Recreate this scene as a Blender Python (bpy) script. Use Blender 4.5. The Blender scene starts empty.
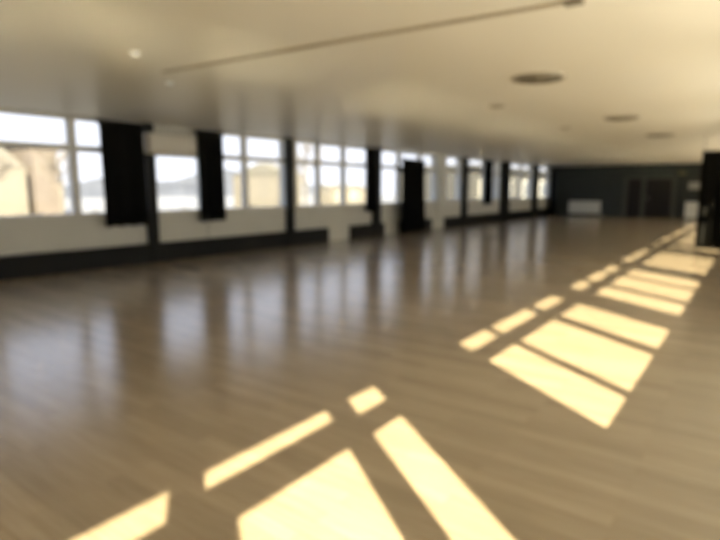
import bpy, bmesh, math, random
from mathutils import Vector, Matrix
random.seed(7)
S = bpy.context.scene
COL = S.collection
PI = math.pi

# ------------------------------------------------------------------ helpers
class MB:
    """collects shapes, then links them as one mesh object"""
    def __init__(self): self.bm = bmesh.new()
    def box(self, x0, x1, y0, y1, z0, z1, bev=0.0):
        r = bmesh.ops.create_cube(self.bm, size=1.0)
        vs = r['verts']
        for v in vs:
            v.co = Vector((x0 + (v.co.x + .5) * (x1 - x0), y0 + (v.co.y + .5) * (y1 - y0), z0 + (v.co.z + .5) * (z1 - z0)))
        if bev > 0:
            es = list({e for v in vs for e in v.link_edges})
            bmesh.ops.bevel(self.bm, geom=es, offset=bev, segments=2, profile=.5, affect='EDGES')
        return self
    def tube(self, pts, r, n=8, cap=True):
        pts = [Vector(p) for p in pts]; rr = r if isinstance(r, (list, tuple)) else [r] * len(pts)
        rings = []
        for i, p in enumerate(pts):
            d = (pts[min(i + 1, len(pts) - 1)] - pts[max(i - 1, 0)]).normalized()
            a = d.orthogonal().normalized() if i == 0 else (a - a.dot(d) * d).normalized()
            b = d.cross(a)
            rings.append([self.bm.verts.new(p + rr[i] * (math.cos(2 * PI * k / n) * a + math.sin(2 * PI * k / n) * b)) for k in range(n)])
        for u, w in zip(rings, rings[1:]):
            for k in range(n): self.bm.faces.new((u[k], u[(k + 1) % n], w[(k + 1) % n], w[k]))
        if cap:
            self.bm.faces.new(rings[0][::-1]); self.bm.faces.new(rings[-1])
        return self
    def lathe(self, prof, cx=0, cy=0, n=40):
        """profile of (radius, z) turned about the vertical"""
        rings = []
        for r, z in prof:
            if r < 1e-6: rings.append([self.bm.verts.new((cx, cy, z))])
            else: rings.append([self.bm.verts.new((cx + r * math.cos(2 * PI * k / n), cy + r * math.sin(2 * PI * k / n), z)) for k in range(n)])
        for u, w in zip(rings, rings[1:]):
            for k in range(n):
                j = (k + 1) % n
                if len(u) == 1 and len(w) == 1: continue
                if len(u) == 1: self.bm.faces.new((u[0], w[j], w[k]))
                elif len(w) == 1: self.bm.faces.new((u[k], u[j], w[0]))
                else: self.bm.faces.new((u[k], u[j], w[j], w[k]))
        return self
    def prism(self, prof, y0, y1):
        """closed (x, z) outline swept along y"""
        a = [self.bm.verts.new((x, y0, z)) for x, z in prof]; b = [self.bm.verts.new((x, y1, z)) for x, z in prof]
        n = len(prof)
        self.bm.faces.new(a); self.bm.faces.new(b[::-1])
        for k in range(n): self.bm.faces.new((a[k], b[k], b[(k + 1) % n], a[(k + 1) % n]))
        return self
    def grid(self, fn, nu, nv):
        vs = [[self.bm.verts.new(fn(u / nu, v / nv)) for v in range(nv + 1)] for u in range(nu + 1)]
        for u in range(nu):
            for v in range(nv): self.bm.faces.new((vs[u][v], vs[u + 1][v], vs[u + 1][v + 1], vs[u][v + 1]))
        return self
    def build(self, name, mat, parent=None, smooth=False):
        bmesh.ops.recalc_face_normals(self.bm, faces=self.bm.faces[:])
        me = bpy.data.meshes.new(name); self.bm.to_mesh(me); self.bm.free()
        if smooth:
            for p in me.polygons: p.use_smooth = True
        me.materials.append(mat)
        o = bpy.data.objects.new(name, me); COL.objects.link(o)
        if parent:
            o.parent = parent
            o.location = -parent.location if parent.type == 'EMPTY' else (0, 0, 0)
        return o

def tag(o, label=None, cat=None, group=None, kind=None):
    if label: o['label'] = label
    if cat: o['category'] = cat
    if group: o['group'] = group
    if kind: o['kind'] = kind
    return o
def empty(name, loc, label, cat, group=None):
    o = bpy.data.objects.new(name, None); o.empty_display_size = .2; o.location = loc; COL.objects.link(o)
    return tag(o, label, cat, group)
def structure(o, label=None):
    o['kind'] = 'structure'
    if label: o['label'] = label
    return o

# ------------------------------------------------------------------ materials
def nodes(name):
    m = bpy.data.materials.new(name); m.use_nodes = True
    return m, m.node_tree.nodes, m.node_tree.links, m.node_tree.nodes['Principled BSDF']
def plain(name, col, rough=.6, spec=.4, metal=0, noise=0.0, scale=8, bump=0.0):
    m, N, L, b = nodes(name)
    b.inputs['Base Color'].default_value = (*col, 1); b.inputs['Roughness'].default_value = rough
    b.inputs['Specular IOR Level'].default_value = spec; b.inputs['Metallic'].default_value = metal
    if noise or bump:
        tc = N.new('ShaderNodeTexCoord'); nz = N.new('ShaderNodeTexNoise'); nz.inputs['Scale'].default_value = scale; nz.inputs['Detail'].default_value = 4
        L.new(tc.outputs['Object'], nz.inputs['Vector'])
        if noise:
            r = N.new('ShaderNodeValToRGB')
            r.color_ramp.elements[0].position = .3; r.color_ramp.elements[1].position = .7
            r.color_ramp.elements[0].color = (*[c * (1 - noise) for c in col], 1); r.color_ramp.elements[1].color = (*[min(1, c * (1 + noise)) for c in col], 1)
            L.new(nz.outputs['Fac'], r.inputs['Fac']); L.new(r.outputs['Color'], b.inputs['Base Color'])
        if bump:
            bp = N.new('ShaderNodeBump'); bp.inputs['Strength'].default_value = bump; bp.inputs['Distance'].default_value = .02
            L.new(nz.outputs['Fac'], bp.inputs['Height']); L.new(bp.outputs['Normal'], b.inputs['Normal'])
    return m

def wood_floor():
    m, N, L, b = nodes('maple_strip_floor')
    tc = N.new('ShaderNodeTexCoord')
    br = N.new('ShaderNodeTexBrick')
    br.offset = .37; br.offset_frequency = 2
    br.inputs['Scale'].default_value = 1; br.inputs['Brick Width'].default_value = 1.1; br.inputs['Row Height'].default_value = .095
    br.inputs['Mortar Size'].default_value = .0012; br.inputs['Mortar Smooth'].default_value = .6; br.inputs['Bias'].default_value = 0
    br.inputs['Color1'].default_value = (.385, .312, .222, 1); br.inputs['Color2'].default_value = (.485, .396, .284, 1); br.inputs['Mortar'].default_value = (.26, .18, .10, 1)
    L.new(tc.outputs['Object'], br.inputs['Vector'])
    mp = N.new('ShaderNodeMapping'); mp.inputs['Scale'].default_value = (1.2, 22, 1)
    nz = N.new('ShaderNodeTexNoise'); nz.inputs['Scale'].default_value = 2.2; nz.inputs['Detail'].default_value = 5
    L.new(tc.outputs['Object'], mp.inputs['Vector']); L.new(mp.outputs['Vector'], nz.inputs['Vector'])
    mx = N.new('ShaderNodeMix'); mx.data_type = 'RGBA'; mx.blend_type = 'MULTIPLY'
    rp = N.new('ShaderNodeValToRGB'); rp.color_ramp.elements[0].color = (.82, .8, .77, 1); rp.color_ramp.elements[1].color = (1, 1, 1, 1)
    rp.color_ramp.elements[0].position = .3; rp.color_ramp.elements[1].position = .65
    L.new(nz.outputs['Fac'], rp.inputs['Fac'])
    mx.inputs[0].default_value = 1
    L.new(br.outputs['Color'], mx.inputs[6]); L.new(rp.outputs['Color'], mx.inputs[7]); L.new(mx.outputs[2], b.inputs['Base Color'])
    rr = N.new('ShaderNodeMapRange'); rr.inputs['To Min'].default_value = FLOOR_ROUGH - .03; rr.inputs['To Max'].default_value = FLOOR_ROUGH + .04
    L.new(nz.outputs['Fac'], rr.inputs['Value']); L.new(rr.outputs['Result'], b.inputs['Roughness'])
    b.inputs['Specular IOR Level'].default_value = .55
    b.inputs['Coat Weight'].default_value = .3; b.inputs['Coat Roughness'].default_value = FLOOR_ROUGH - .02
    # the gentle cupping of old strip boards
    nb = N.new('ShaderNodeTexNoise'); nb.inputs['Scale'].default_value = 3.0; nb.inputs['Detail'].default_value = 2
    L.new(tc.outputs['Object'], nb.inputs['Vector'])
    bp = N.new('ShaderNodeBump'); bp.inputs['Strength'].default_value = .06; bp.inputs['Distance'].default_value = .02
    L.new(nb.outputs['Fac'], bp.inputs['Height']); L.new(bp.outputs['Normal'], b.inputs['Normal']); L.new(bp.outputs['Normal'], b.inputs['Coat Normal'])
    return m

def ceiling_mat():
    m, N, L, b = nodes('satin_cream_ceiling')
    b.inputs['Base Color'].default_value = (.88, .86, .77, 1); b.inputs['Roughness'].default_value = .38; b.inputs['Specular IOR Level'].default_value = .3
    tc = N.new('ShaderNodeTexCoord'); nz = N.new('ShaderNodeTexNoise'); nz.inputs['Scale'].default_value = .55; nz.inputs['Detail'].default_value = 2
    L.new(tc.outputs['Object'], nz.inputs['Vector'])
    bp = N.new('ShaderNodeBump'); bp.inputs['Strength'].default_value = .5; bp.inputs['Distance'].default_value = .12
    L.new(nz.outputs['Fac'], bp.inputs['Height']); L.new(bp.outputs['Normal'], b.inputs['Normal'])
    return m

def glass_mat():
    m, N, L, b = nodes('window_glass'); N.remove(b)
    out = N['Material Output']
    t = N.new('ShaderNodeBsdfTransparent'); t.inputs['Color'].default_value = (.97, .97, .97, 1)
    g = N.new('ShaderNodeBsdfGlossy'); g.inputs['Roughness'].default_value = .02
    fr = N.new('ShaderNodeFresnel'); fr.inputs['IOR'].default_value = 1.45
    mx = N.new('ShaderNodeMixShader')
    ge = N.new('ShaderNodeNewGeometry'); mu = N.new('ShaderNodeMath'); mu.operation = 'SUBTRACT'; mu.use_clamp = True   # only the face met first reflects
    L.new(fr.outputs['Fac'], mu.inputs[0]); L.new(ge.outputs['Backfacing'], mu.inputs[1])
    L.new(mu.outputs[0], mx.inputs['Fac']); L.new(t.outputs['BSDF'], mx.inputs[1]); L.new(g.outputs['BSDF'], mx.inputs[2]); L.new(mx.outputs['Shader'], out.inputs['Surface'])
    return m

def twig_mat():
    return plain('bare_twigs', (.19, .17, .15), .9, .1, noise=.25, scale=1.5)

FLOOR_ROUGH = .20
M = dict(
    floor=wood_floor(), ceiling=ceiling_mat(), glass=glass_mat(),
    wall=plain('cream_wall_paint', (.66, .66, .60), .6, .3, noise=.03, scale=3),
    dark_wall=plain('dark_teal_wall_paint', (.034, .042, .040), .55, .35, noise=.1, scale=2),
    black_paint=plain('black_satin_paint', (.008, .009, .008), .55, .22, noise=.12, scale=4),
    velvet=plain('black_curtain_cloth', (.011, .011, .010), 1.0, 0.0, noise=.2, scale=20),
    frame=plain('white_window_plastic', (.66, .65, .60), .4, .45),
    sill=plain('white_sill_board', (.72, .70, .64), .3, .5),
    ac=plain('white_appliance_plastic', (.66, .63, .56), .4, .45),
    grey=plain('grey_metal', (.22, .21, .19), .45, .5, metal=.3),
    ring=plain('pale_vent_ring', (.38, .35, .28), .5, .4),
    vent=plain('grey_vent_metal', (.25, .225, .17), .5, .4, metal=.2),
    dark=plain('painted_hollow_shade', (.09, .08, .065), .7, .2),  # dark colour stands in for the shade inside openings
    trunk=plain('dull_brown_trunking', (.40, .35, .26), .5, .4),
    enamel=plain('white_enamel', (.74, .76, .74), .4, .5),
    paper=plain('pale_notice_paper', (.42, .43, .41), .8, .2, noise=.08, scale=30),
    door=plain('near_black_door', (.011, .010, .009), .5, .3),
    doorframe=plain('dark_grey_door_frame', (.065, .07, .062), .5, .35),
    olive=plain('dull_olive_plastic', (.10, .10, .05), .5, .4),
    lens=plain('frosted_lamp_lens', (.16, .16, .08), .4, .4),
    steel=plain('brushed_steel', (.12, .12, .115), .45, .4, metal=.5),
    plaster=plain('cream_render', (.185, .172, .15), .9, .1, noise=.06, scale=.8),
    rose=plain('rosy_brick', (.15, .13, .118), .9, .1, noise=.1, scale=1.2),
    wingwall=plain('grey_green_render', (.085, .085, .085), .9, .1, noise=.06, scale=.6),
    tiles=plain('brown_roof', (.15, .145, .13), .9, .1, noise=.1, scale=3),
    roofing=plain('roof_felt', (.12, .12, .12), .9, .1),
    snow=plain('pale_snowy_ground', (.22, .23, .26), .95, .1, noise=.10, scale=.12),
    apron=plain('bounce_ground', (.82, .82, .82), .9, .2, noise=.08, scale=.5),  # very pale so it throws sun up through the windows
    sand=plain('tan_dry_grass', (.13, .125, .11), .95, .1, noise=.2, scale=.4),
    hedge=plain('dry_hedge', (.07, .065, .06), .95, .1, noise=.35, scale=6),
    hill=plain('bare_wooded_hill', (.10, .11, .14), .95, .1, noise=.25, scale=.08),
    twigs=twig_mat(), bark=plain('grey_bark', (.15, .14, .125), .95, .1, noise=.25, scale=5),
    darkglass=plain('house_window_glass', (.10, .11, .12), .15, .6),
)

# ------------------------------------------------------------------ the room shell
XL, XR, YB, YF, ZC = -10.10, 0.54, -5.6, 33.0, 2.82
SILL, BAR0, BAR1, HEAD = 1.06, 2.19, 2.30, 2.75
T = .26                                                     # wall thickness

structure(MB().box(XL - T, XR + T, YB - .2, YF + .2, -.25, 0).build('floor', M['floor']), 'pale maple strip floor with a satin sheen')
structure(MB().box(XL - T, XR + T, YB - .2, YF + .2, ZC, ZC + .08).build('ceiling', M['ceiling']), 'low cream satin ceiling')
structure(MB().box(XL - T - .35, XR + .47, YB - .6, YF + .6, ZC + .08, ZC + .34).build('roof', M['roofing']))

# bays of the window wall on the left: (y0, y1, mullion centres)
LEFT = [(-5.4, -1.75, (-4.2, -3.0)), (-1.5, 2.35, (-.2, 1.1)), (2.6, 6.40, (3.56, 5.03)), (6.66, 10.52, (7.85, 9.145)), (10.94, 14.45, (11.87, 13.05)),
        (15.00, 18.80, (16.15, 17.6)), (19.40, 20.95, (19.62,)), (21.45, 25.15, (23.35, 24.55)), (26.3, 29.75, (28.2,)), (30.55, 32.85, (30.9,))]
# bays of the window wall on the sunny side: (y0, y1, mullion spans); wide piers shade the floor in place of curtains
RIGHT = [(-5.2, -1.9, ((-4.2, -4.08), (-3.0, -2.88))), (-1.75, 1.215, ((-.64, -.504), (.60, .76))), (2.52, 5.675, ((3.275, 3.351), (4.535, 4.72))),
         (6.40, 9.50, ((7.20, 7.41), (8.45, 8.60))), (10.35, 13.1, ((11.2, 11.35), (12.3, 12.45))), (14.45, 15.15, ()), (16.0, 17.6, ((16.8, 16.95),)),  # pier added after the single-light bay keeps sun off the drape
         (18.5, 21.7, ((19.4, 19.55), (20.6, 20.75))), (22.5, 25.7, ((23.4, 23.55), (24.6, 24.75))), (26.5, 29.7, ((27.4, 27.55), (28.6, 28.75)))]

def wall_with_bays(name, bays, xi, xo, label):
    mb = MB(); a, b = min(xi, xo), max(xi, xo)
    y = YB
    for (y0, y1, _) in bays:
        mb.box(a, b, y, y0, 0, ZC)
        mb.box(a, b, y0, y1, 0, SILL - .03)
        mb.box(a, b, y0, y1, HEAD + .03, ZC)
        y = y1
    mb.box(a, b, y, YF, 0, ZC)
    return structure(mb.build(name, M['wall']), label)
wall_with_bays('wall_left', LEFT, XL, XL - T, 'long cream wall pierced by a row of windows')
structure(MB().box(XL - T, XR + T, YF, YF + .2, 0, ZC).build('wall_far', M['dark_wall']), 'dark teal end wall')
structure(MB().box(XL - T, XR + T, YB - .2, YB, 0, ZC).build('wall_back', M['wall']))

def window(n, y0, y1, spans, x0, x1, xin, label):
    """frame with a transom bar, mullions, panes and a sill board; x0..x1 is the depth of the frame"""
    f = MB()
    f.box(x0, x1, y0, y1, SILL - .03, SILL, 0); f.box(x0, x1, y0, y1, HEAD, HEAD + .03)
    f.box(x0, x1, y0, y0 + .04, SILL, HEAD); f.box(x0, x1, y1 - .04, y1, SILL, HEAD)
    o = structure(f.build('window_%d' % n, M['frame']), label)
    for (a, b) in spans:
        MB().box(x0, x1, a, b, SILL, HEAD).build('mullion', M['frame'], o)
    cuts = [y0 + .04] + [c for s in spans for c in s] + [y1 - .04]
    t = MB()
    for a, b in zip(cuts[::2], cuts[1::2]): t.box(x0, x1, a, b, BAR0, BAR1)
    t.build('transom_bar', M['frame'], o)
    xm = (x0 + x1) / 2
    for a, b in zip(cuts[::2], cuts[1::2]):
        MB().box(xm - .006, xm + .006, a, b, SILL, BAR0).build('lower_pane', M['glass'], o)
        if n == 4 and a < 6.75: MB().box(xm - .012, xm + .012, a, b, BAR1, HEAD).build('blank_panel', M['frame'], o)   # boarded behind the air conditioner
        else: MB().box(xm - .006, xm + .006, a, b, BAR1, HEAD).build('upper_pane', M['glass'], o)
    if xin is None: return o
    s = (min(x0, xin), max(x0, xin)) if xin < x0 else (x1, xin)
    MB().box(s[0], s[1], y0, y1, SILL - .035, SILL - .005).build('sill', M['sill'], o)
    return o
LW = [None, None, 'window by the left edge of the hall, clear apart from the curtain at its end', 'window under the air conditioner with a curtain in its middle',
      'three-light window beyond the second black pillar', 'window behind the full-length black curtain', 'narrow window just past the white pillar',
      'distant window with a short curtain in it', 'distant two-light window after the fat dark pillar', 'last window before the dark end wall']
n = 0
for (y0, y1, c), lb in zip(LEFT, LW):
    n += 1
    window(n, y0, y1, [(m - .065, m + .065) for m in c], XL - .15, XL - .02, XL + .06, lb)

# the sunny window wall: the bays' outer edges stop the sun at the frame
wall_with_bays('wall_right', RIGHT, XR, XR + .125, 'window wall on the sunny side')
for (y0, y1, sp) in RIGHT:
    n += 1
    o = window(n, y0, y1, sp, XR, XR + .125, None, None)
    if y0 == -1.75: MB().box(XR, XR + .125, -.504, -.33, SILL, BAR0).build('sash_stile', M['frame'], o); MB().box(XR, XR + .125, -.504, .60, BAR1, BAR1 + .07).build('sash_rail', M['frame'], o)

# ------------------------------------------------------------------ black plinth panels along the window wall
for (a, b, lb) in [(YB, 12.15, 'long black plinth panel under the nearest windows'), (13.25, 15.1, 'short black plinth panel below the third pillar'),
                   (16.1, 18.35, 'black plinth panel behind the full-length curtain'), (19.5, YF, 'black plinth panel running to the dark end wall')]:
    structure(MB().box(XL, XL + .10, a, b, 0, .40, .006).build('baseboard_left', M['black_paint']), lb)

# pillars on the wall between the windows
for (a, b, mt, d, lb) in [(6.39, 6.60, 'black_paint', .12, 'black wall pillar right of the wide curtain, under the air conditioner'),
                      (10.46, 10.69, 'black_paint', .13, 'slim black wall pillar without a curtain'),
                      (14.44, 14.82, 'black_paint', .13, 'black wall pillar with a curtain gathered at its side'),
                      (18.82, 19.20, 'wall', .10, 'white wall pillar between two black plinth panels'),
                      (21.0, 21.4, 'black_paint', .14, 'slim distant black pillar'), (25.2, 26.2, 'black_paint', .14, 'fat distant dark pillar'),
                      (29.8, 30.5, 'black_paint', .14, 'last dark pillar before the end wall')]:
    structure(MB().box(XL, XL + d, a, b, 0, ZC, .004).build('pillar', M[mt]), lb)

# ------------------------------------------------------------------ curtains
def curtain(y0, y1, z0, z1, xc, label, pitch=.13, amp=.035, flare=0.0, cord=None, along='y'):
    L = y1 - y0; k = max(3, round(L / pitch)); seed = random.random() * 6
    t = empty('curtain', (xc, (y0 + y1) / 2, z0) if along == 'y' else ((y0 + y1) / 2, xc, z0), label, 'curtain', 'black curtains of the hall')
    def fn(off):
        def g(u, v):
            z = z0 + (z1 - z0) * v
            w = 1 + flare * (1 - v) ** 1.5
            y = (y0 + y1) / 2 + (u - .5) * L * w
            ph = 2 * PI * k * u + seed
            a = amp * (.55 + .45 * (1 - v)) * (1 + .35 * math.sin(u * 17 + seed))
            x = xc + off + a * math.sin(ph) + .012 * math.sin(3 * v + u * 9)
            z += .010 * math.sin(ph * .5 + seed) * (1 - v)
            return (x, y, z) if along == 'y' else (y, x, z)
        return g
    mb = MB(); nu = k * 10
    mb.grid(fn(-.008), nu, 10); mb.grid(fn(.008), nu, 10)
    # close the edges so the cloth has a thickness
    bm = mb.bm
    be = [e for e in bm.edges if e.is_boundary]
    try: bmesh.ops.bridge_loops(bm, edges=be)
    except Exception: pass
    mb.build('cloth', M['velvet'], t, smooth=True)
    h = MB()
    if along == 'y': h.box(xc - amp * .8 - .01, xc + amp * .8 + .01, y0 + .01, y1 - .01, z1 - .085, z1 - .003, .008)
    else: h.box(y0 + .01, y1 - .01, xc - amp * .8 - .01, xc + amp * .8 + .01, z1 - .085, z1 - .003, .008)
    h.build('heading', M['velvet'], t)
    r = MB()
    if along == 'y': r.tube([(xc, y0 - .04, z1 + .012), (xc, y1 + .04, z1 + .012)], .013, 10)
    else: r.tube([(y0 - .04, xc, z1 + .012), (y1 + .04, xc, z1 + .012)], .013, 10)
    r.build('rail', M['grey'], t)
    for e in (y0 + .04, y1 - .04):                      # the rail hangs from the ceiling
        p = (xc, e) if along == 'y' else (e, xc)
        MB().tube([(p[0], p[1], z1 + .012), (p[0], p[1], ZC - .001)], .008, 8).build('hanger', M['grey'], t)
    if cord: MB().tube([(xc + .03, cord, z0 + .1), (xc + .03, cord + .01, .42)], .009, 6).build('pull_cord', M['grey'], t)
    return t
curtain(5.43, 6.33, .80, 2.775, XL + .14, 'wide black curtain hanging left of the white air conditioner')
curtain(7.60, 8.32, .80, 2.775, XL + .15, 'black curtain hanging right of the white air conditioner', cord=7.78)
curtain(13.95, 14.50, .82, 2.775, XL + .14, 'black curtain gathered against the third pillar from the air conditioner')
curtain(15.80, 17.35, .03, 2.52, XL + .30, 'full-length black curtain falling to the floor by the window wall', pitch=.16, amp=.05, flare=.12)
curtain(23.05, 23.9, .85, 2.775, XL + .14, 'short distant black curtain in the middle of a window')
curtain(32.1, 32.88, .03, 2.775, XL + .30, 'black curtain in the corner where windows meet the dark end wall', pitch=.16)
curtain(-1.24, -.16, .02, 2.44, 16.25, 'broad black drape standing at the end of the sunlit floor strip', pitch=.17, amp=.06, along='x')

# ------------------------------------------------------------------ wall air conditioner
ac = empty('air_conditioner', (XL, 6.9, 2.21), 'white wall air conditioner above the window between two black curtains', 'air conditioner')
yA, yB_, x0 = 6.345, 7.42, XL + .27
MB().prism([(x0 - .14, 2.215), (x0 + .02, 2.205), (x0 + .07, 2.26), (x0 + .08, 2.36), (x0 + .08, 2.56), (x0 + .06, 2.60), (x0 - .14, 2.61)], yA, yB_).build('body', M['ac'], ac)
MB().box(x0 + .081, x0 + .088, yA + .02, yB_ - .02, 2.36, 2.56, .003).build('front_panel', M['ac'], ac)
MB().box(x0 + .02, x0 + .075, yA + .06, yB_ - .06, 2.196, 2.204).build('air_flap', M['ac'], ac)
MB().box(x0 - .02, x0 + .02, yA + .06, yB_ - .06, 2.196, 2.204).build('outlet_shade', M['dark'], ac)  # dark sheet painted as the shade of the air outlet
MB().box(x0 - .02, x0 + .05, yA + .06, yB_ - .06, 2.608, 2.616).build('intake_grille', M['grey'], ac)
MB().box(XL - .02, x0 - .13, 6.80, 7.30, 2.40, 2.58).build('bracket', M['grey'], ac)

# ------------------------------------------------------------------ ceiling fittings
def diffuser(x, y, label):
    t = empty('ceiling_vent', (x, y, ZC), label, 'ceiling vent', 'round ceiling vents')
    MB().lathe([(.31, ZC - .001), (.31, ZC - .012), (.285, ZC - .03), (.25, ZC - .034), (.255, ZC - .02), (.28, ZC - .001)], x, y).build('outer_ring', M['ring'], t, True)
    MB().lathe([(0, ZC - .006), (.27, ZC - .006), (.27, ZC - .001), (0, ZC - .001)], x, y).build('shade_disc', M['dark'], t)  # flat disc, the recess's shade is in its dark colour
    for r in (.20, .135):
        MB().lathe([(r - .045, ZC - .012), (r, ZC - .045), (r + .006, ZC - .043), (r - .036, ZC - .010)], x, y).build('cone', M['vent'], t, True)
    MB().lathe([(0, ZC - .052), (.072, ZC - .050), (.078, ZC - .044), (.06, ZC - .012), (0, ZC - .012)], x, y, 28).build('centre_disc', M['vent'], t, True)
diffuser(-2.24, 6.66, 'round grey ceiling vent, biggest of the row over the sunlit strip')
diffuser(-2.17, 11.13, 'round grey ceiling vent, the middle one of the row over the sunlit strip')
diffuser(-2.07, 15.2, 'round grey ceiling vent farthest along the row, faint and small')
def downlight(x, y, label):
    t = empty('downlight', (x, y, ZC), label, 'downlight', 'recessed ceiling lamps')
    MB().lathe([(.12, ZC - .001), (.118, ZC - .010), (.09, ZC - .014), (.085, ZC - .002)], x, y, 28).build('trim_ring', M['trunk'], t, True)
    MB().lathe([(0, ZC - .004), (.088, ZC - .004), (.088, ZC - .001), (0, ZC - .001)], x, y, 28).build('lens', M['vent'], t)
downlight(-3.51, 8.50, 'small round ceiling lamp left of the biggest vent')
downlight(-3.53, 12.36, 'small round ceiling lamp left of the middle vent')
def detector(x, y, label):
    t = empty('smoke_detector', (x, y, ZC), label, 'smoke detector', 'white ceiling detectors')
    MB().lathe([(.06, ZC - .001), (.06, ZC - .014), (0, ZC - .014)], x, y, 28).build('base_plate', M['enamel'], t)
    MB().lathe([(.05, ZC - .014), (.046, ZC - .038), (.028, ZC - .052), (0, ZC - .054)], x, y, 28).build('sensor_dome', M['enamel'], t, True)
detector(-5.01, 3.15, 'small white ceiling detector near the upper left, brighter of the pair')
detector(-6.00, 4.22, 'small pale ceiling detector beyond the dark end of the ceiling trunking')
# the thin dark trunking that crosses the ceiling
tk = empty('cable_trunking', (-1.17, 4.15, ZC), 'thin dark cable trunking running straight across the cream ceiling', 'cable trunking')
a, b = Vector((-5.55, 3.83, 0)), Vector((-1.22, 4.15, 0)); d = (b - a).normalized(); w = Vector((-d.y, d.x, 0)) * .024
def strip(mb, p, q, w, z0, z1):
    vs = [mb.bm.verts.new((c.x, c.y, z)) for z in (z0, z1) for c in (p - w, q - w, q + w, p + w)]
    for f in ((0, 1, 2, 3), (7, 6, 5, 4), (0, 4, 5, 1), (1, 5, 6, 2), (2, 6, 7, 3), (3, 7, 4, 0)): mb.bm.faces.new([vs[i] for i in f])
    return mb
strip(MB(), a, b, w, ZC - .016, ZC - .001).build('channel', M['trunk'], tk)
MB().box(-1.24, -1.11, 4.11, 4.20, ZC - .032, ZC - .001, .008).build('junction_box', M['vent'], tk)

# ------------------------------------------------------------------ the dark end wall: door, radiator, notice, cabinet
Y = YF
dr = MB()
for (xa, xb, za, zb) in [(-6.10, -5.86, 0, 2.21), (-3.76, -3.55, 0, 2.21), (-6.10, -3.55, 2.06, 2.21), (-5.20, -4.98, 0, 2.06)]:
    dr.box(xa, xb, Y - .07, Y, za, zb)
dr = structure(dr.build('door_1', M['doorframe']), 'dark double-width doorway in the end wall with a narrow side leaf')
l1 = MB().box(-5.86, -5.20, Y - .035, Y - .001, .01, 2.06).build('side_leaf', M['door'], dr)
l2 = MB().box(-4.98, -3.76, Y - .04, Y - .001, .01, 2.06).build('door_leaf', M['door'], dr)
MB().tube([(-4.86, Y - .045, 1.03), (-4.86, Y - .09, 1.03), (-4.73, Y - .09, 1.03)], .012, 8).build('door_handle', M['steel'], l2)
MB().box(-4.90, -4.82, Y - .048, Y - .04, .92, 1.12, .004).build('handle_plate', M['steel'], l2)
structure(MB().box(-5.13, -5.07, Y - .03, Y, 2.21, ZC).build('trim_1', M['doorframe']), 'thin upright strip on the dark wall above the doorway')

ra = empty('radiator', (-8.1, Y, .1), 'low white radiator on the dark end wall left of the doorway', 'radiator')
p = MB()
for k in range(36):
    xx = -8.93 + k * .0475
    p.box(xx, xx + .036, Y - .115, Y - .10, .17, .80, .004)
MB().box(-8.95, -7.21, Y - .10, Y - .05, .14, .82, .012).build('panel', M['enamel'], ra)
p.build('ribs', M['enamel'], ra)
MB().box(-8.96, -7.20, Y - .12, Y - .04, .82, .84, .004).build('top_grille', M['enamel'], ra)
for xx in (-8.7, -7.5):
    MB().box(xx, xx + .04, Y - .06, Y - .001, .2, .7).build('bracket', M['grey'], ra)
MB().tube([(-7.19, Y - .07, .2), (-7.12, Y - .07, .2), (-7.12, Y - .07, 0)], .012, 8).build('pipe', M['enamel'], ra)
v = MB().lathe([(0, .17), (.022, .17), (.026, .2), (.022, .25), (0, .26)], -7.12, Y - .07, 16).build('valve', M['steel'], ra)

nt = empty('notice_board', (-2.7, Y, 1.5), 'small pale notice on the dark end wall above the white cabinet', 'notice')
MB().box(-3.0, -2.46, Y - .025, Y - .001, 1.52, 1.86, .004).build('board', M['paper'], nt)
nf = MB()
for (xa, xb, za, zb) in [(-3.02, -2.99, 1.50, 1.88), (-2.47, -2.44, 1.50, 1.88), (-3.02, -2.44, 1.86, 1.89), (-3.02, -2.44, 1.49, 1.52)]: nf.box(xa, xb, Y - .032, Y - .001, za, zb)
nf.build('frame', M['grey'], nt)

cb = empty('cabinet', (-2.75, Y - .25, 0), 'small white cabinet standing against the dark end wall near the drape', 'cabinet')
MB().box(-3.04, -2.36, Y - .42, Y - .01, .06, .83, .008).build('body', M['enamel'], cb)
MB().box(-3.00, -2.40, Y - .40, Y - .03, 0, .06).build('plinth', M['grey'], cb)
MB().box(-3.06, -2.34, Y - .44, Y - .005, .83, .86, .005).build('top', M['enamel'], cb)
for (xa, xb, hx) in [(-3.03, -2.705, -2.74), (-2.695, -2.37, -2.66)]:
    dd = MB().box(xa, xb, Y - .438, Y - .42, .09, .80, .003).build('door', M['enamel'], cb)
    MB().tube([(hx, Y - .455, .40), (hx, Y - .455, .54)], .008, 8).build('handle', M['steel'], dd)

ex = empty('emergency_light', (-3.6, Y, 2.25), 'small dull olive box light above the right corner of the doorway', 'emergency light')
MB().box(-3.50, -3.16, Y - .055, Y, 2.26, 2.42, .008).build('housing', M['olive'], ex)
MB().box(-3.48, -3.18, Y - .066, Y - .055, 2.28, 2.40, .004).build('lens', M['lens'], ex)

# ------------------------------------------------------------------ outside the left windows
structure(MB().box(-160, XL - T, -60, 160, -.9, -.35).build('ground', M['snow']), 'pale snowy ground outside')
structure(MB().box(XR + .125, 60, -40, 70, -.9, -.35).build('ground', M['apron']), 'pale ground outside the sunny windows')  # unseen ground, added to bounce sunlight onto the ceiling
g = MB().box(-26, -14.5, -20, 21, -.36, -.30).build('dry_verge', M['sand']); structure(g, 'tan strip of dry grass outside the windows')

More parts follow.
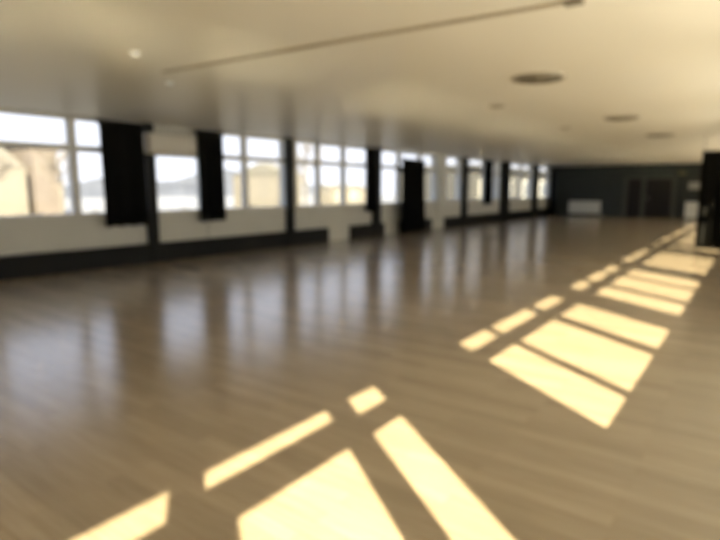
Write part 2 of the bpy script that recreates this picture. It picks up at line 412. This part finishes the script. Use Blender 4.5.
def house(name, x0, x1, y0, y1, h, wall, label, rise=2.0, rows=((1.0, 2.2),), step=2.6, chimney=True):
    t = empty(name, ((x0 + x1) / 2, (y0 + y1) / 2, -.35), label, 'house')
    MB().box(x0, x1, y0, y1, -.4, h).build('wall', M[wall], t)
    if rise:
        r = MB(); e = .06; xm = (x0 + x1) / 2
        vs = [r.bm.verts.new(c) for c in [(x0 - e, y0 - e, h), (x1 + e, y0 - e, h), (xm, y0 - e, h + rise), (x0 - e, y1 + e, h), (x1 + e, y1 + e, h), (xm, y1 + e, h + rise)]]
        for f in ((0, 1, 2), (5, 4, 3), (1, 4, 5, 2), (3, 0, 2, 5), (0, 3, 4, 1)): r.bm.faces.new([vs[i] for i in f])
        rf = r.build('roof', M['tiles'], t)
        if chimney: MB().box(xm - .35, xm + .35, y0 + 2, y0 + 2.8, h + rise - .5, h + rise + .8).build('chimney', M['rose'], rf)
    else:
        MB().box(x0 - .2, x1 + .2, y0 - .2, y1 + .2, h, h + .15).build('roof', M['roofing'], t)
    y = y0 + 1.1
    while y + 1.2 < y1:
        for (za, zb) in rows:
            f = MB().box(x1, x1 + .05, y, y + 1.15, za, zb).build('window', M['frame'], t)
            MB().box(x1 + .05, x1 + .06, y + .1, y + 1.05, za + .1, zb - .1).build('pane', M['darkglass'], f)
        y += step
    return t
house('house', -52, -42, 7.5, 17.4, 3.0, 'plaster', 'cream house with a brown roof seen through the first window', 2.2, ((.9, 2.1),))
house('house', -50, -42.2, 18.0, 19.7, 4.6, 'rose', 'narrow rosy brick house next to the cream house', 0, ((.9, 2.0), (3.0, 4.1)))
house('house', -44, -36, 38.0, 39.6, 2.9, 'plaster', 'tan house seen through the window beyond the right curtain', 1.2, ((.9, 2.2),), 2.6, False)
house('shed', -40.5, -38, 46.5, 53.5, 1.55, 'plaster', 'low tan shed seen through the three-light window', .5, ((.3, 1.2),), 2.6, False)
w = empty('outbuilding', (-15, 34, -.35), 'long low grey green wing outside the distant windows', 'building')
MB().box(-18, -13.2, 28.8, 60, -.4, 2.75).build('wall', M['wingwall'], w)
MB().box(-18.2, -13.0, 28.6, 60.2, 2.75, 2.9).build('roof', M['roofing'], w)
for k in range(8):
    y = 29.8 + k * 3.6
    f = MB().box(-13.2, -13.16, y, y + 1.5, .9, 2.1).build('window', M['frame'], w)
    MB().box(-13.16, -13.15, y + .1, y + 1.4, 1.0, 2.0).build('pane', M['darkglass'], f)

hb = MB()
def hump(u, v):
    y = -40 + 190 * u; z = -.4 + v * (5.2 + 2.2 * math.sin(u * 9) + 1.3 * math.sin(u * 31 + 1)) ; x = -120 - 22 * v
    return (x, y, z)
structure(hb.grid(hump, 60, 4).build('hill', M['hill'], None, True), 'low wooded rise on the horizon')
# a hedge along the far edge of the verge
def hedge(u, v):
    a = PI * v; y = -4 + 30 * u
    return (-27.5 - .55 * math.cos(a) * (1 + .2 * math.sin(y * 3.1)), y, -.36 + (.62 + .12 * math.sin(y * 2.3) + .08 * math.sin(y * 7)) * math.sin(a) + (.0))
tag(MB().grid(hedge, 120, 8).build('hedge', M['hedge'], None, True), 'low dry hedge at the edge of the grass outside the windows', 'hedge')

def tree(x, y, h, label, seed):
    rnd = random.Random(seed)
    t = empty('bare_tree', (x, y, -.35), label, 'tree', 'bare trees outside the windows')
    MB().tube([(x, y, -.4), (x + .05, y, h * .25), (x - .04, y + .08, h * .5), (x, y, h * .8)], [.17, .14, .10, .04], 8).build('trunk', M['bark'], t)
    mb = MB()
    def grow(p, d, l, r, lev):
        q = p + d * l * .55 + Vector((rnd.uniform(-.1, .1), rnd.uniform(-.1, .1), .04)) * l
        e = q + (d + Vector((0, 0, .25))).normalized() * l * .5
        mb.tube([p, q, e], [r, r * .75, r * .4], 4)
        if lev == 0: return
        for _ in range(4):
            nd = (d + Vector((rnd.uniform(-.9, .9), rnd.uniform(-.9, .9), rnd.uniform(-.2, .7)))).normalized()
            grow(q + (e - q) * rnd.random(), nd, l * rnd.uniform(.5, .72), r * .5, lev - 1)
    for k in range(9):
        a = rnd.random() * 2 * PI; z = h * (.3 + .5 * k / 9)
        grow(Vector((x, y, z)), Vector((math.cos(a), math.sin(a), .75)).normalized(), h * .26 * (1.1 - .5 * k / 9), .055, 3)
    mb.build('branches', M['twigs'], t)
tree(-33, 11.6, 4.2, 'bare tree outside the first window, before the cream house', 3)
tree(-36, 16.9, 4.4, 'bare tree outside the first window, beside the rosy house', 5)
tree(-31, 34.6, 5.5, 'bare tree outside the window before the tan house', 11)

# ------------------------------------------------------------------ sun and sky
sd = bpy.data.lights.new('sun', 'SUN'); sd.energy = 13.9; sd.color = (1.0, .87, .57); sd.angle = math.radians(.53)
so = bpy.data.objects.new('sun', sd); COL.objects.link(so)
so.rotation_euler = Vector((-1, .75, -.886)).to_track_quat('-Z', 'Y').to_euler(); so.location = (12, -8, 12)

wd = bpy.data.worlds.new('sky'); S.world = wd; wd.use_nodes = True
N, L = wd.node_tree.nodes, wd.node_tree.links
bg = N['Background']
tc = N.new('ShaderNodeTexCoord'); sp = N.new('ShaderNodeSeparateXYZ'); rp = N.new('ShaderNodeValToRGB')
L.new(tc.outputs['Generated'], sp.inputs['Vector']); L.new(sp.outputs['Z'], rp.inputs['Fac'])
e = rp.color_ramp.elements; e[0].position = 0; e[0].color = (.80, .83, .90, 1); e[1].position = .6; e[1].color = (.42, .60, .95, 1)
k = e.new(.14); k.color = (.80, .85, .97, 1)
L.new(rp.outputs['Color'], bg.inputs['Color']); bg.inputs['Strength'].default_value = .90

# ------------------------------------------------------------------ camera
cam = bpy.data.cameras.new('camera'); co = bpy.data.objects.new('camera', cam); COL.objects.link(co)
F, VX, VY = 541.0, 760.0, 189.5
cam.sensor_fit = 'HORIZONTAL'; cam.sensor_width = 36; cam.lens = 36 * F / 720
def unit(v): return Vector(v).normalized()
Yw = unit((VX - 360, VY - 270, F)); Zw = unit((0, -F, VY - 270)); Xw = Yw.cross(Zw)   # room axes seen from the camera (x right, y down, z ahead)
# columns: camera axes (right, up, back) in room coordinates
R = Matrix(((Xw.x, -Xw.y, -Xw.z), (Yw.x, -Yw.y, -Yw.z), (Zw.x, -Zw.y, -Zw.z)))
co.matrix_world = Matrix.Translation((0, 0, 1.5)) @ R.to_4x4()
cam.clip_start = .02; cam.clip_end = 500
cam.dof.use_dof = True; cam.dof.focus_distance = .12; cam.dof.aperture_fstop = 16.0   # the photograph is out of focus
S.camera = co

S.view_settings.view_transform = 'Standard'; S.view_settings.look = 'None'; S.view_settings.gamma = 1; S.view_settings.use_curve_mapping = False
S.view_settings.exposure = 1.0
c = S.cycles
c.use_denoising = True
c.max_bounces = 10; c.diffuse_bounces = 6; c.glossy_bounces = 5; c.transparent_max_bounces = 12
c.caustics_reflective = True; c.blur_glossy = .05; c.sample_clamp_indirect = 0
